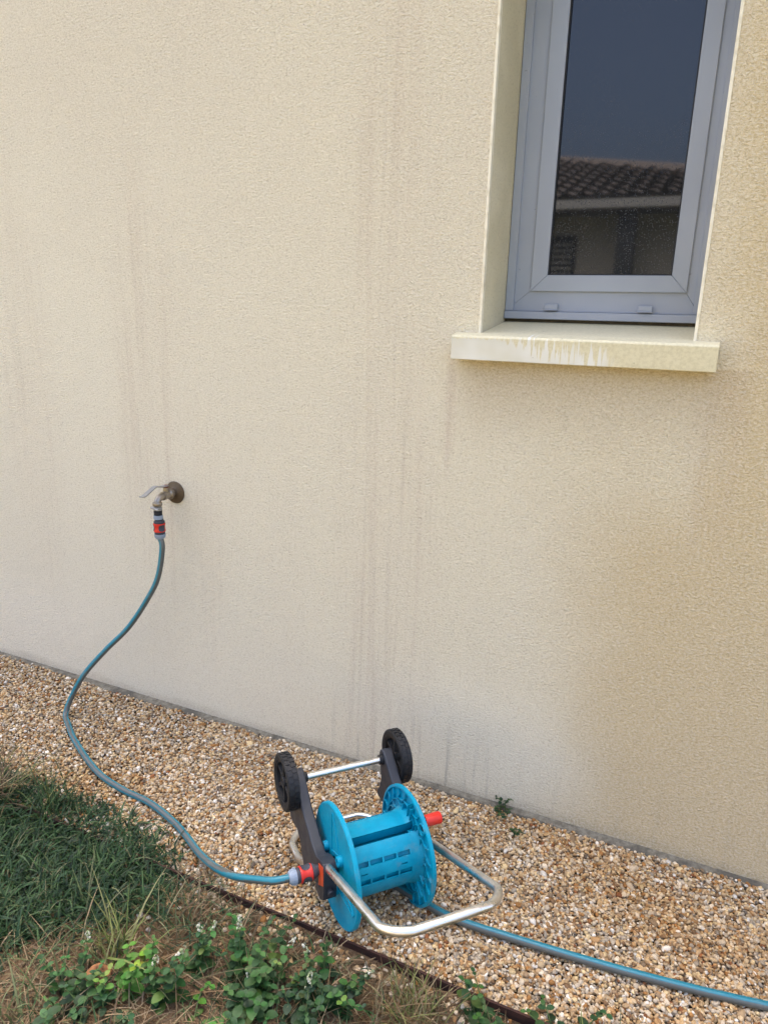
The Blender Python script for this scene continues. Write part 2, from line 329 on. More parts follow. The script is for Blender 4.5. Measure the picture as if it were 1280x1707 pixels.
def layer(xa, xb, sp, z, zs, ya=EY + .006, yb=-.012):
    p = jitter_grid(xa, xb, ya, yb, sp); keep = np.ones(len(p), bool)
    # ragged edge against the footing
    edge = -.024 + .005 * np.sin(p[:, 0] * 5) + .003 * np.sin(p[:, 0] * 31 + 1) + rng.normal(0, .002, len(p)); keep &= p[:, 1] < edge
    p = p[keep]; zz = z + rng.normal(0, zs, len(p)) + .003 * np.sin(p[:, 0] * 7 + 1) * np.sin(p[:, 1] * 15)
    return np.concatenate([p, zz[:, None]], 1)
parts = []
near = np.concatenate([layer(-1.25, .62, .0058, -.004, .0020), layer(-1.25, .62, .0066, .000, .0018)])
far = np.concatenate([layer(-3.2, -1.25, .0068, -.004, .0022), layer(-3.2, -1.25, .0078, .000, .0018)])
V1, F1, C1 = stones(near, .0041, 2, 0); V2, F2, C2 = stones(far, .0045, 1, 0)
# strays on the soil beside the edging
q = np.stack([rng.uniform(-1.0, .5, 700), EY - .01 - np.abs(rng.normal(0, .035, 700)), np.full(700, 0.)], 1); q[:, 2] = [soil_h(a, b) + .001 for a, b in q[:, :2]]
V3, F3, C3 = stones(q, .0048, 2, 0)
gv = np_obj('gravel', np.concatenate([V1, V2, V3]), np.concatenate([F1, F2 + len(V1), F3 + len(V1) + len(V2)]), np.concatenate([C1, C2, C3]), M_STONE, True)
tag(gv, 'strip of small beige and ochre gravel along the foot of the wall', 'gravel', kind='stuff')

# ================================================================ our house wall
OX0, OX1, OZ0, OZ1, FY = -.4831, -.0323, 1.19, 2.25, .20
house = tag(empty('house', (-1.0, 0, 0)), 'cream roughcast house wall with weather stains and a narrow grey window', 'house')
def rel(o): o.location = (1.0, 0, 0); return o     # children built in world space
mb = MB(); X0w, X1w, Z0w, Z1w = -7.0, 3.0, -.0, 3.0
for (a, b, c_, d) in ((X0w, OX0, Z0w, Z1w), (OX1, X1w, Z0w, Z1w), (OX0, OX1, Z0w, OZ0), (OX0, OX1, OZ1, Z1w)):
    mb.add([(a, 0, c_), (b, 0, c_), (b, 0, d), (a, 0, d)], [(0, 1, 2, 3)])
mb.add([(X0w, 0, 0), (X1w, 0, 0), (X1w, .3, 0), (X0w, .3, 0)], [(0, 1, 2, 3)])
mb.add([(X0w, 0, 0), (X0w, .3, 0), (X0w, .3, Z1w), (X0w, 0, Z1w)], [(0, 1, 2, 3)]); mb.add([(X1w, 0, 0), (X1w, .3, 0), (X1w, .3, Z1w), (X1w, 0, Z1w)], [(0, 1, 2, 3)])
mb.add([(X0w, 0, Z1w), (X1w, 0, Z1w), (X1w, .3, Z1w), (X0w, .3, Z1w)], [(0, 1, 2, 3)]); mb.add([(X0w, .3, 0), (X1w, .3, 0), (X1w, .3, Z1w), (X0w, .3, Z1w)], [(0, 1, 2, 3)])
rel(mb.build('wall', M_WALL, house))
mb = MB()
mb.add([(OX0, .0005, OZ0), (OX0, .29, OZ0), (OX0, .29, OZ1), (OX0, .0005, OZ1)], [(0, 1, 2, 3)]); mb.add([(OX1, .0005, OZ0), (OX1, .29, OZ0), (OX1, .29, OZ1), (OX1, .0005, OZ1)], [(0, 1, 2, 3)])
mb.add([(OX0, .0005, OZ1), (OX0, .29, OZ1), (OX1, .29, OZ1), (OX1, .0005, OZ1)], [(0, 1, 2, 3)])
rel(mb.build('window_reveal', M_REV, house))
rel(MB().box((OX0 - .0035, -.0025, 1.21), (OX0 + .0025, .012, OZ1)).build('corner_bead', M_BEAD, house, bevel=.001))
rel(MB().box((OX1 - .0025, -.0025, 1.21), (OX1 + .0035, .012, OZ1)).build('corner_bead', M_BEAD, house, bevel=.001))
mb = MB(); N = 240; pr = []
for i in range(N + 1):
    x = X0w + (X1w - X0w) * i / N; w = .030 + .004 * math.sin(3 * x) + .002 * math.sin(11 * x + 2) + random.uniform(-.002, .002)
    pr.append([(x, .0, .001), (x, -w + .006, -.001), (x, -w, -.012), (x, -w, -.04)])
mb.v = [p for r in pr for p in r]; mb.f = [(i * 4 + j, i * 4 + j + 1, i * 4 + j + 5, i * 4 + j + 4) for i in range(N) for j in range(3)]
rel(mb.build('footing', M_FOOT, house, smooth=True))
# window sill (sloping top, drip edge)
SX0, SX1 = -.5366, .0150
mb = MB(); prof = [(-.040, 1.1540), (-.042, 1.2035), (-.038, 1.2080), (.0, 1.2125), (.20, 1.2378), (.20, 1.18), (-.001, 1.165), (-.015, 1.1545)]
prof2 = [(-.040, 1.1540), (-.042, 1.2035), (-.038, 1.2080), (-.0005, 1.2125), (-.0005, 1.1585), (-.015, 1.1545)]
mb.prism(prof2, lambda p, x: (x, p[0], p[1]), SX0, SX1)
mb.prism([(-.0005, 1.2125), (.215, 1.2398), (.215, 1.19), (-.0005, 1.19)], lambda p, x: (x, p[0], p[1]), OX0 + .0015, OX1 - .0015)
rel(mb.build('window_sill', M_SILL, house, bevel=.0015))
# window: outer frame, sash, pane
win = MB()
gx0, gx1, gz0 = -.3835, -.1025, 1.349
sx0, sx1, sz0 = -.4225, -.0665, 1.3115
fz0 = 1.246
def framebox(mb, xa, xb, za, zb, wl, wr, wbm, wt, ya, yb):
    # mitred frame
    o = [(xa, za), (xb, za), (xb, zb), (xa, zb)]; i = [(xa + wl, za + wbm), (xb - wr, za + wbm), (xb - wr, zb - wt), (xa + wl, zb - wt)]
    for k in range(4):
        k2 = (k + 1) % 4; q = [o[k], o[k2], i[k2], i[k]]
        mb.add([(x, ya, z) for x, z in q] + [(x, yb, z) for x, z in q], [(0, 1, 2, 3), (7, 6, 5, 4), (0, 4, 5, 1), (2, 6, 7, 3), (1, 5, 6, 2), (3, 7, 4, 0)])
OT = 2.2
mbf = MB(); framebox(mbf, OX0 + .001, OX1 - .001, fz0 + .018, OT, sx0 - OX0 - .001 + .004, OX1 - .001 - sx1 + .004, sz0 - fz0 - .018 + .004, .06, .205, .27)
wf = rel(mbf.build('window', M_PVC, house, bevel=.0012, seg=2)); wf['label'] = 'narrow grey window with a dark reflecting pane'
framepart = MB(); framebox(framepart, OX0 + .0015, OX1 - .0015, fz0 + .0185, OT - .001, .020, .014, .0015, .02, .197, .2045)
framepart.build('frame', M_PVC, wf, bevel=.0015, seg=2)
MB().box((OX0 + .0015, .190, fz0), (OX1 - .0015, .26, fz0 + .0178)).build('bottom_rail', M_PVC, wf, bevel=.0015)
ms = MB(); framebox(ms, sx0, sx1, sz0, OT - .05, gx0 - sx0 + .0, sx1 - gx1, gz0 - sz0, .05, .199, .235); ms.build('sash', M_PVC, wf, bevel=.0015, seg=2)
ms = MB(); framebox(ms, gx0 - .0005, gx1 + .0005, gz0 - .0005, OT - .1, .0035, .0035, .0035, .0035, .203, .22); ms.build('seal', M_SEAL, wf)
MB().box((gx0 + .001, .209, gz0 + .001), (gx1 - .001, .214, OT - .102)).build('pane', M_GLASS, wf)
for px_ in (-.3665, -.1505):
    mb = MB().box((px_ - .016, .188, 1.2700), (px_ + .016, .1968, 1.2815)); mb.add([(px_ - .016, .184, 1.2675), (px_ + .016, .184, 1.2675), (px_ + .016, .1965, 1.2698), (px_ - .016, .1965, 1.2698), (px_ - .016, .188, 1.2705), (px_ + .016, .188, 1.2705)], [(0, 1, 2, 3), (0, 4, 5, 1), (4, 3, 2, 5), (0, 3, 4), (1, 5, 2)])
    mb.build('drain_cap', M_PVC, wf, bevel=.0012)
MB().box((OX0 + .001, .207, 1.236), (OX1 - .001, .25, fz0 - .0005)).build('gap_joint', M_GAP, wf)

# ================================================================ neighbour's house (seen mirrored in the pane)
nb = tag(empty('neighbour_house', (-3, -9, 0)), 'house opposite with a tiled hip roof, only mirrored in the window pane', 'house')
def reln(o): o.location = (3, 9, 0); return o
mb = MB(); mb.box((-12, -16, -.05), (.9, -9, 2.72)); reln(mb.build('wall', M_NW, nb))
mb = MB(); rid = [(-9.4, -12.5, 4.05), (-3.0, -12.5, 4.05)]; ev = [(-12.5, -8.5, 2.8), (1.4, -8.5, 2.8), (1.4, -16.5, 2.8), (-12.5, -16.5, 2.8)]
# corrugated front slope (canal tiles), stepped courses
n1 = 150; rows = 11
def slope_pt(s, t):
    xl = ev[0][0] + (rid[0][0] - ev[0][0]) * t; xr = ev[1][0] + (rid[1][0] - ev[1][0]) * t
    return xl + (xr - xl) * s, -8.5 - 4.0 * t, 2.8 + 1.25 * t
for r_ in range(rows):
    b = len(mb.v); ns = 4 * 62
    for k, t in enumerate((r_ / rows, (r_ + 1) / rows)):
        for i in range(ns + 1):
            x = -12.5 + 13.9 * i / ns; xa, yy, zz = slope_pt(0, t); xb = slope_pt(1, t)[0]; x = min(max(x, xa), xb)
            mb.v.append((x, yy, zz + .05 * abs(math.sin(x * PI / .22)) + (.05 if k == 0 else 0)))
    mb.f += [(b + i, b + i + 1, b + ns + 1 + i + 1, b + ns + 1 + i) for i in range(ns)]
mb.add([ev[1], ev[2], rid[1]], [(0, 1, 2)]); mb.add([ev[2], ev[3], rid[0], rid[1]], [(0, 1, 2, 3)]); mb.add([ev[3], ev[0], rid[0]], [(0, 1, 2)])
rf = reln(mb.build('roof', M_TILE, nb))
mb = MB(); mb.tube([rid[0], rid[1], (1.4, -8.5, 2.85)], .11, 8); mb.build('ridge_tiles', M_TILE, rf)
reln(MB().box((-12.5, -8.52, 2.68), (1.4, -8.40, 2.79)).build('gutter', M_GUT, nb))
reln(MB().box((-12.4, -9.0, 2.66), (1.3, -8.53, 2.70)).build('soffit', M_SHUT, nb))
mb = MB(); reln(MB().box((-1.36, -8.75, -.05), (-1.13, -8.52, 2.66)).build('pillar', M_SHUT, nb))
nw = reln(MB().box((-2.9, -8.995, 1.0), (-1.97, -8.95, 2.39)).build('window', M_SHUT, nb))
mb = MB()
for k in range(16): mb.box((-2.86, -8.948, 1.05 + k * .08), (-2.01, -8.92, 1.085 + k * .08))
mb.build('shutter', M_GUT, nw)

# ================================================================ edging strip
mb = MB(); N = 160
for i in range(N + 1):
    x = -4 + 6 * i / N; y = EY + .004 * math.sin(1.7 * x) + .0015 * math.sin(9 * x); zt = .0085 + .002 * math.sin(2.3 * x + 1)
    for (dy, z_) in ((-.0025, -.05), (-.0025, zt), (.0025, zt), (.0025, -.05)): mb.v.append((x, y + dy, z_))
mb.f = [(i * 4 + j, i * 4 + (j + 1) % 4, i * 4 + 4 + (j + 1) % 4, i * 4 + 4 + j) for i in range(N) for j in range(4)]
tag(mb.build('garden_edging', M_EDGE), 'rusty brown metal edging strip between the gravel and the weedy soil', 'edging')

# ================================================================ connectors and hoses
def connector(parent, o, d, big=1.0, flip=1):
    """quick connector: o = open end of the nut (where the hose enters), d = direction away from the hose"""
    d = Vector(d).normalized(); k = big; dv_ = Vector(d)
    body = MB().lathe([(.0, .012 * k), (.0125 * k, .012 * k), (.0150 * k, .016 * k), (.0150 * k, .0225 * k), (.0135 * k, .026 * k), (.0135 * k, .048 * k), (.0155 * k, .049 * k), (.0155 * k, .0535 * k), (.0125 * k, .055 * k), (.0125 * k, .059 * k), (0, .059 * k)], o, dv_, 36).build('connector', M_DGR, parent, smooth=True)
    nut = MB().lathe([(.0085 * k, 0), (.0118 * k, .001 * k), (.0150 * k, .006 * k), (.0158 * k, .012 * k), (.0155 * k, .0155 * k), (.010 * k, .0155 * k)], o, dv_, 36)
    e = dv_.orthogonal().normalized(); g = dv_.cross(e)
    for i in range(18):
        t = 2 * PI * i / 18; rr = e * math.cos(t) + g * math.sin(t); nut.bar(Vector(o) + dv_ * .005 * k + rr * .0142 * k, Vector(o) + dv_ * .0145 * k + rr * .0156 * k, .0012 * k, .0018 * k, rr)
    nut.build('nut', M_LGR, body, smooth=True)
    gr = MB().lathe([(.0120 * k, .0228 * k), (.0165 * k, .0232 * k), (.0172 * k, .0255 * k), (.0158 * k, .030 * k), (.0152 * k, .0355 * k), (.0158 * k, .041 * k), (.0172 * k, .0455 * k), (.0165 * k, .0478 * k), (.012 * k, .0482 * k)], o, dv_, 36)
    gr.build('grip', M_RED, body, smooth=True, angle=60)
    # soft oval inlays round the grip
    il = MB()
    for a0 in (0, PI * 2 / 3, PI * 4 / 3):
        b = len(il.v); na, nh = 10, 8; 
        for i in range(na + 1):
            for j in range(nh + 1):
                u_, v_ = -1 + 2 * i / na, -1 + 2 * j / nh
                # squircle mapping
                uu = u_ * math.sqrt(1 - v_ * v_ / 2.6); vv = v_ * math.sqrt(1 - u_ * u_ / 2.6)
                t = a0 + flip + uu * .62; h = .0355 * k + vv * .0098 * k; rad = (.0152 + .0020 * min(1, (abs(h / k - .0355) / .010) ** 1.6)) * k + .0007 * k
                rr = e * math.cos(t) + g * math.sin(t); il.v.append(tuple(Vector(o) + dv_ * h + rr * rad))
        il.f += [(b + i * (nh + 1) + j, b + (i + 1) * (nh + 1) + j, b + (i + 1) * (nh + 1) + j + 1, b + i * (nh + 1) + j + 1) for i in range(na) for j in range(nh)]
    o2 = il.build('grip_inlay', M_DGR, body, smooth=True, angle=180)
    return body
HB, HG, HL = sr(26, 114, 130), sr(84, 88, 84), sr(150, 160, 166)
def hose_col(dirf, half=.62, opp=.72, keys=None):
    def f(t, n, T):
        if keys: half_, opp_, _ = lerp_dirs(keys)(t)
        else: half_, opp_ = half, opp
        d = Vector(dirf(t)); d = (d - T * d.dot(T)).normalized(); k = n.dot(d)
        if k > half_ or k < -opp_: return HB
        return HG
    return f
def lerp_dirs(keys):
    def f(t):
        for (a, da), (b, db) in zip(keys, keys[1:]):
            if t <= b: w = (t - a) / (b - a); return Vector(da).lerp(Vector(db), w)
        return Vector(keys[-1][1])
    return f
# reel frame
RC = Vector((-.5741, -.5084, .1271)); RA = Vector((.6601, .7509, -.0219)).normalized(); RU = Vector((.7511, -.6602, 0)); RV = Vector((.0145, .0165, .9998)); RW = .1743
TAPX = -1.3865
H1 = [(TAPX + .002, -.079, .606), (-1.3765, -.082, .5737), (-1.3905, -.090, .4885), (-1.4231, -.1, .419), (-1.4954, -.115, .3124), (-1.5761, -.14, .2246), (-1.6415, -.17, .1406), (-1.6805, -.195, .0593), (-1.680, -.220, .017),
      (-1.634, -.252, .0115), (-1.5541, -.3014, .011), (-1.3918, -.379, .0115), (-1.277, -.4077, .0115), (-1.1645, -.4188, .0115), (-1.0616, -.4478, .012), (-1.003, -.4739, .014), (-.9221, -.518, .024), (-.8402, -.5572, .048), (-.7724, -.5828, .078), (-.7088, -.5963, .108), (-.6680, -.599, .1245)]
pe = RC - RA * .098; H1.append(tuple(pe))
hose = tag(empty('garden_hose', (-1.2, -.41, 0)), 'grey and blue striped hose curving from the wall tap over the gravel to the reel', 'hose', 'garden hoses')
def relo(o, b): o.location = -Vector(b); return o
path = catmull(H1, 14)
df = lerp_dirs([(0, (-.8, -.6, 0)), (.33, (-.75, -.65, .05)), (.42, (-.6, -.6, -.4)), (.6, (-.25, -.8, -.5)), (.8, (-.2, -.8, -.5)), (.88, (.2, -.5, .9)), (1, (.1, -.45, 1))])
hk = [(0, (.25, 1.5, 0)), (.3, (.3, 1.2, 0)), (.42, (.5, .55, 0)), (.8, (.5, .5, 0)), (.88, (.72, .9, 0)), (1, (.75, .95, 0))]
relo(MB().tube(path, .0082, 28, colf=hose_col(df, keys=hk)).build('tube', M_HOSE, hose, smooth=True, angle=60), (-1.2, -.41, 0))
c1 = connector(hose, (TAPX + .0022, -.0788, .601), (0, .00, 1), 1.0, 3.0); relo(c1, (-1.2, -.41, 0)); c1['label'] = 'grey and red quick connector under the tap'
c2 = connector(hose, tuple(RC - RA * .102), tuple(RA), 1.02, 1.0); relo(c2, (-1.2, -.41, 0)); c2['label'] = 'grey and red quick connector plugged into the reel hub'
# second hose, from under the drum to the right
H2 = [tuple(RC + RA * .055 + RU * .01 + RV * -.06), (-.560, -.430, .045), (-.535, -.402, .020), (-.4894, -.3915, .0125), (-.4172, -.4068, .0125), (-.3294, -.4207, .0125), (-.2138, -.4147, .0125), (-.0352, -.3984, .0125), (.1301, -.3764, .0125), (.2654, -.3522, .0125), (.45, -.315, .0125), (.75, -.27, .0125), (1.2, -.25, .0125)]
h2 = catmull(H2, 14); df2 = lerp_dirs([(0, (0, -.1, 1)), (1, (0, -.05, 1))])
tag(MB().tube(h2, .0086, 28, colf=hose_col(df2, .74, .95)).build('garden_hose', M_HOSE, smooth=True, angle=60), 'thicker grey hose with one blue stripe running from under the drum to the right', 'hose', 'garden hoses')

# ================================================================ tap
tp = tag(empty('garden_tap', (TAPX, 0, .723)), 'weathered brass garden tap with a thin steel lever on the cream wall', 'tap')
def T_(o): o.location = (-TAPX, 0, -.723); return o
tz = .7232
fl = MB().lathe([(0, -.001), (.0325, -.001), (.0335, .002), (.0325, .0045), (.0300, .0055), (.0165, .0065), (.0145, .008), (.0135, .016), (0, .016)], (TAPX, 0, tz), (0, -1, 0), 40)
T_(fl.build('flange', M_BRASS, tp, smooth=True))
bd = MB().lathe([(.0125, .012), (.0125, .022), (.0155, .023), (.0155, .030), (.0115, .033), (.0110, .046), (.0125, .048), (.0125, .056), (0, .057)], (TAPX, 0, tz), (0, -1, 0), 24)
bd.tube(rounded([(TAPX, -.050, tz), (TAPX, -.079, tz - .001), (TAPX, -.079, tz - .020)], .014, 8), .0098, 18)
bd.lathe([(.0, 0), (.0085, 0), (.0085, .014), (0, .014)], (TAPX, -.040, tz + .009), (0, 0, 1), 16)
T_(bd.build('body', M_NICK, tp, smooth=True))
sn = MB().lathe([(0, .0), (.0128, .0), (.0138, .0015), (.0138, .009), (.0128, .0105), (.009, .0115)], (TAPX, -.079, .7005), (0, 0, 1), 12); T_(sn.build('spout_nut', M_NICK, tp, smooth=True))
cl = MB().lathe([(.0, .0), (.0112, .0), (.0125, .002), (.0125, .009), (.011, .0105), (.0, .011)], (TAPX, -.079, .6865), (0, 0, 1), 24)
cl.tube([(TAPX - .009, -.081, .6915), (TAPX - .022, -.083, .6925)], [.0045, .0028], 12); cl.tube([(TAPX - .002, -.090, .6915), (TAPX + .012, -.090, .6910)], .0028, 10)
T_(cl.build('hose_clamp', M_STEEL, tp, smooth=True))
ad = MB().lathe([(0, 0), (.0128, 0), (.0135, .001), (.0130, .0115), (.0115, .012), (0, .012)], (TAPX, -.079, .6605), (0, 0, 1), 28); T_(ad.build('adaptor', M_LGR, tp, smooth=True))
ri = MB().lathe([(0, 0), (.0118, 0), (.0118, .0130), (0, .0130)], (TAPX, -.079, .6728), (0, 0, 1), 28); T_(ri.build('rubber_ring', M_SEAL, tp, smooth=True))
cp = MB().lathe([(0, 0), (.0075, 0), (.0082, .003), (.0078, .009), (.004, .011), (0, .011)], (TAPX, -.040, tz + .020), (0, 0, 1), 8); T_(cp.build('lever_cap', M_CAP, tp, smooth=True))
lv = MB(); P = rounded([(TAPX, -.036, tz + .028), (TAPX, -.062, tz + .0295), (TAPX, -.085, tz + .035), (TAPX, -.132, tz + .016), (TAPX, -.141, tz + .0165)], .012, 4)
for a_, b_ in zip(P, P[1:]): lv.bar(a_, b_ + (b_ - a_).normalized() * .0005, .0150, .0036, (0, 0, 1))
T_(lv.build('lever', M_STEEL, tp, bevel=.0005))

# ================================================================ hose reel trolley
reel = tag(empty('hose_reel'), 'empty turquoise hose reel trolley with black wheels and chrome tubes tipped over on the gravel', 'hose reel')
ml = Matrix.Identity(4); ry = -RU
zc = RA.cross(ry).normalized(); ry = zc.cross(RA).normalized()
for i in range(3): ml[i][0], ml[i][1], ml[i][2] = RA[i], ry[i], zc[i]
RB = RC - zc * .1271; ml[0][3], ml[1][3], ml[2][3] = RB
reel.matrix_world = ml
def P_(s, u, v): return Vector((s, -u, v + .1271))
AX = Vector((1, 0, 0)); RR = .1271; MID = RW / 2
def polar(s, r, t): return P_(s, r * math.cos(t), r * math.sin(t))     # t=0 towards the handle side, 90 up
# flanges
for side in (0, 1):
    sg = 1 if side == 0 else -1; s0 = 0 if side == 0 else RW         # outer face; sg points to the inside
    mb = MB().lathe([(.018, 0), (.080, 0), (.116, .0), (.1245, -.0008), (RR, .0012), (RR, .0085), (.1245, .0095), (.1215, .0095), (.1205, .0040), (.018, .0040)], P_(s0, 0, 0), AX * sg, 96, closed=True)
    fo = mb.build('flange', M_BLUE, reel, smooth=True, angle=30)
    rb = MB()
    ti = s0 + sg * .0042
    # inner face ribbing: scalloped outer ring of cells and long curved petals
    nC = 22
    def rib(pts, h=.0055, w=.0016):
        for a_, b_ in zip(pts, pts[1:]):
            a2 = P_(ti + sg * h / 2, *a_); b2 = P_(ti + sg * h / 2, *b_); rb.bar(a2, b2, w, h, AX)
    pl_ = lambda r, t: (r * math.cos(t), r * math.sin(t))
    for k in range(nC):
        t = 2 * PI * k / nC; dt = 2 * PI / nC
        rib([pl_(.1205, t), pl_(.108, t + .02), pl_(.099, t + dt * .35)])
        rib([pl_(.099, t + dt * .35), pl_(.0955, t + dt * .7), pl_(.099, t + dt * 1.35)])
        if k % 2 == 0:
            rib([pl_(.0965, t + dt * .7), pl_(.088, t + dt * .8), pl_(.076, t + dt * .2), pl_(.06, t + dt * .1)])
        else:
            rib([pl_(.0965, t + dt * .7), pl_(.091, t + dt * .3), pl_(.083, t + dt * .1)])
    for k in range(3):
        t = PI / 2 - .12 + k * 2 * PI / 3
        for dd in (-.075, .075): rib([pl_(.040, t + dd * 1.6), pl_(.108, t + dd * .9)], .009, .002)
        for dd in (-.42, .42): rib([pl_(.050, t + dd), pl_(.072, t + dd * 1.1), pl_(.094, t + dd * .8)], .008, .0018)
        rb.lathe([(0, 0), (.009, 0), (.009, .014), (.0075, .014), (.0075, .004), (0, .004)], P_(ti, *pl_(.052, t - .35)), AX * sg, 16)
    # outer face relief: long triangular ribs
    to = s0 - sg * .0004
    for k in range(3):
        t = PI / 2 + .22 + k * 2 * PI / 3; tri = [pl_(.030, t + .55), pl_(.112, t + .03), pl_(.112, t - .03), pl_(.046, t - .75), pl_(.030, t + .55)]
        for a_, b_ in zip(tri, tri[1:]): rb.bar(P_(to - sg * .0004, *a_), P_(to - sg * .0004, *b_), .0022, .0022, AX)
        rb.lathe([(.0, 0), (.0115, 0), (.0105, .010), (.0060, .010), (.0060, .003), (0, .003)], P_(s0, *pl_(.050, t - .95)), AX * -sg, 20)
    if side == 1:
        rb.lathe([(.0125, 0), (.0125, .0075), (.0105, .0075), (.0105, .0005)], P_(ti, .068, .103 - .012), AX * sg, 24)
        MB().lathe([(0, .0012), (.0104, .0012), (.0104, .0002), (0, .0002)], P_(ti, .068, .103 - .012), AX * sg, 24).build('hole_shade_disc', M_SEAL, fo)  # dark disc stands in for the shade inside the hole
    rb.build('flange_ribs', M_BLUE, fo, bevel=.0004, seg=1)
# drum core: three curved panels with slots between the flanges
def panel(mb, a0, a1, r, s0, s1, slots, na=36, nsx=68, th=.0028):
    fs = set(); g = {}
    def cell_ok(i, j):
        t = a0 + (a1 - a0) * (i + .5) / na; s = s0 + (s1 - s0) * (j + .5) / nsx
        for (ta, tb, sa, sb) in slots:
            if ta < t < tb and sa < s < sb: return False
        return True
    rad = lambda t, s: r * (1 + .10 * max(0, (s - (s1 - .022)) / .022) ** 2 + .06 * max(0, ((s0 + .012) - s) / .012) ** 2)
    ok = [[cell_ok(i, j) for j in range(nsx)] for i in range(na)]
    def vid(i, j, l):
        key = (i, j, l)
        if key not in g:
            t = a0 + (a1 - a0) * i / na; s = s0 + (s1 - s0) * j / nsx; g[key] = len(mb.v); mb.v.append(tuple(polar(s, rad(t, s) - l * th, t)))
        return g[key]
    for i in range(na):
        for j in range(nsx):
            if not ok[i][j]: continue
            mb.f.append((vid(i, j, 0), vid(i + 1, j, 0), vid(i + 1, j + 1, 0), vid(i, j + 1, 0))); mb.f.append((vid(i, j, 1), vid(i, j + 1, 1), vid(i + 1, j + 1, 1), vid(i + 1, j, 1)))
            for (di, dj, e1, e2) in ((-1, 0, (i, j), (i, j + 1)), (1, 0, (i + 1, j), (i + 1, j + 1)), (0, -1, (i, j), (i + 1, j)), (0, 1, (i, j + 1), (i + 1, j + 1))):
                ii, jj = i + di, j + dj
                if ii < 0 or jj < 0 or ii >= na or jj >= nsx or not ok[ii][jj]:
                    mb.f.append((vid(*e1, 0), vid(*e2, 0), vid(*e2, 1), vid(*e1, 1)))
CR = .074
sA, sB = .0045, RW - .0045
def slotset(tc):
    sl_ = []
    for k, off in enumerate((.42, -.08)):
        for q_ in range(4): sa = .020 + q_ * .0315 + (.002 if k else 0); sl_.append((tc + off - .085, tc + off + .085, sa, sa + .0285))
    for sa in (.030, .120): sl_.append((tc + .155, tc + .19, sa, sa + .014))
    return sl_
for k in range(3):
    tc = R_(8) + k * 2 * PI / 3
    mb = MB(); panel(mb, tc - R_(52), tc + R_(52), CR, sA, sB, slotset(tc), 52, 84); panel(mb, tc - R_(50), tc + R_(50), CR - .009, sA, sB, [], 20, 4)
    # folded edge walls running inwards
    for sgn in (-1, 1):
        t = tc + sgn * R_(52); mb.add([polar(sA, CR - .0005, t), polar(sB, CR - .0005, t), polar(sB, CR - .026, t), polar(sA, CR - .026, t)], [(0, 1, 2, 3)])
    mb.build('drum_panel', M_BLUE, reel, smooth=True, angle=30)
mb = MB()
mb.lathe([(.040, sA), (.040, sB)], P_(0, 0, 0), AX, 24)
mb.build('drum_core', M_BLUE, reel, smooth=True, angle=30, bevel=.0008, seg=1)
# side arms
arm = [(-.178, .113), (-.155, .094), (-.128, .070), (-.104, .054), (-.078, .043), (-.050, .026), (-.025, .018), (0, .026), (.022, .030), (.027, .010), (.027, -.030), (.010, -.046), (-.016, -.050), (-.045, -.062), (-.075, -.074),
       (-.100, -.073), (-.116, -.050), (-.130, -.028), (-.150, -.016), (-.175, -.022), (-.202, -.020), (-.206, -.008), (-.192, .012), (-.186, .040), (-.194, .070), (-.203, .090), (-.200, .108), (-.189, .116)]
for side in (0, 1):
    def S(s): return s if side == 0 else RW - s
    mb = MB(); mb.prism(arm, lambda p, s: P_(S(s), *p), -.0365, -.0120)
    ao = mb.build('side_arm', M_BLK, reel, bevel=.0035, seg=3, smooth=True, angle=50)
    hb = MB(); hb.prism([(-.020, .018), (.006, .030), (.026, .034), (.033, .026), (.035, -.018), (.034, -.048), (.014, -.064), (-.012, -.060), (-.028, -.02)], lambda p, s: P_(S(s), *p), -.0375, -.0085)
    hb.lathe([(0, 0), (.0075, 0), (.0085, .002), (.0085, .013), (.0065, .015), (0, .015)], P_(S(-.022), .028, -.030), Vector((0, -1, -.1)), 16)
    hb.build('hub_housing', M_BLK, ao, bevel=.004, seg=3, smooth=True, angle=50)
    if side == 0:
        MB().prism([(.003, .020), (.0305, .029), (.0325, -.014), (.006, -.032)], lambda p, s: P_(s, *p), -.0388, -.0378).build('label_plate', M_ORG, ao)
        lg = MB(); lg.prism([(-.008, -.035), (.012, -.024), (.012, -.032), (-.006, -.043)], lambda p, s: P_(s, *p), -.0386, -.0378); lg.build('emblem', M_DGR, ao)
        MB().lathe([(0, 0), (.0105, 0), (.0105, .018), (0, .018)], P_(-.055, 0, 0), AX, 24).build('inlet', M_DGR, ao, smooth=True)
    cb = MB().lathe([(.0, 0), (.0125, 0), (.0125, .004), (.0112, .005), (.0112, .009), (.0, .009)], P_(S(-.0125), -.1836, .0918), AX * (1 if side == 0 else -1), 24); cb.build('collar', M_TYRE, ao, smooth=True)
# crank grip on the far side
MB().lathe([(0, 0), (.0118, .0), (.0122, .002), (.0130, .034), (.0122, .037), (.010, .038), (0, .038)], P_(.1820, .046, .090), AX, 28).build('crank_grip', M_RED, reel, smooth=True, angle=50)
mb = MB(); mb.bar(P_(.1785, 0, 0), P_(.1785, .050, .097), .018, .006, AX); mb.build('crank_arm', M_BLK, reel, bevel=.002)
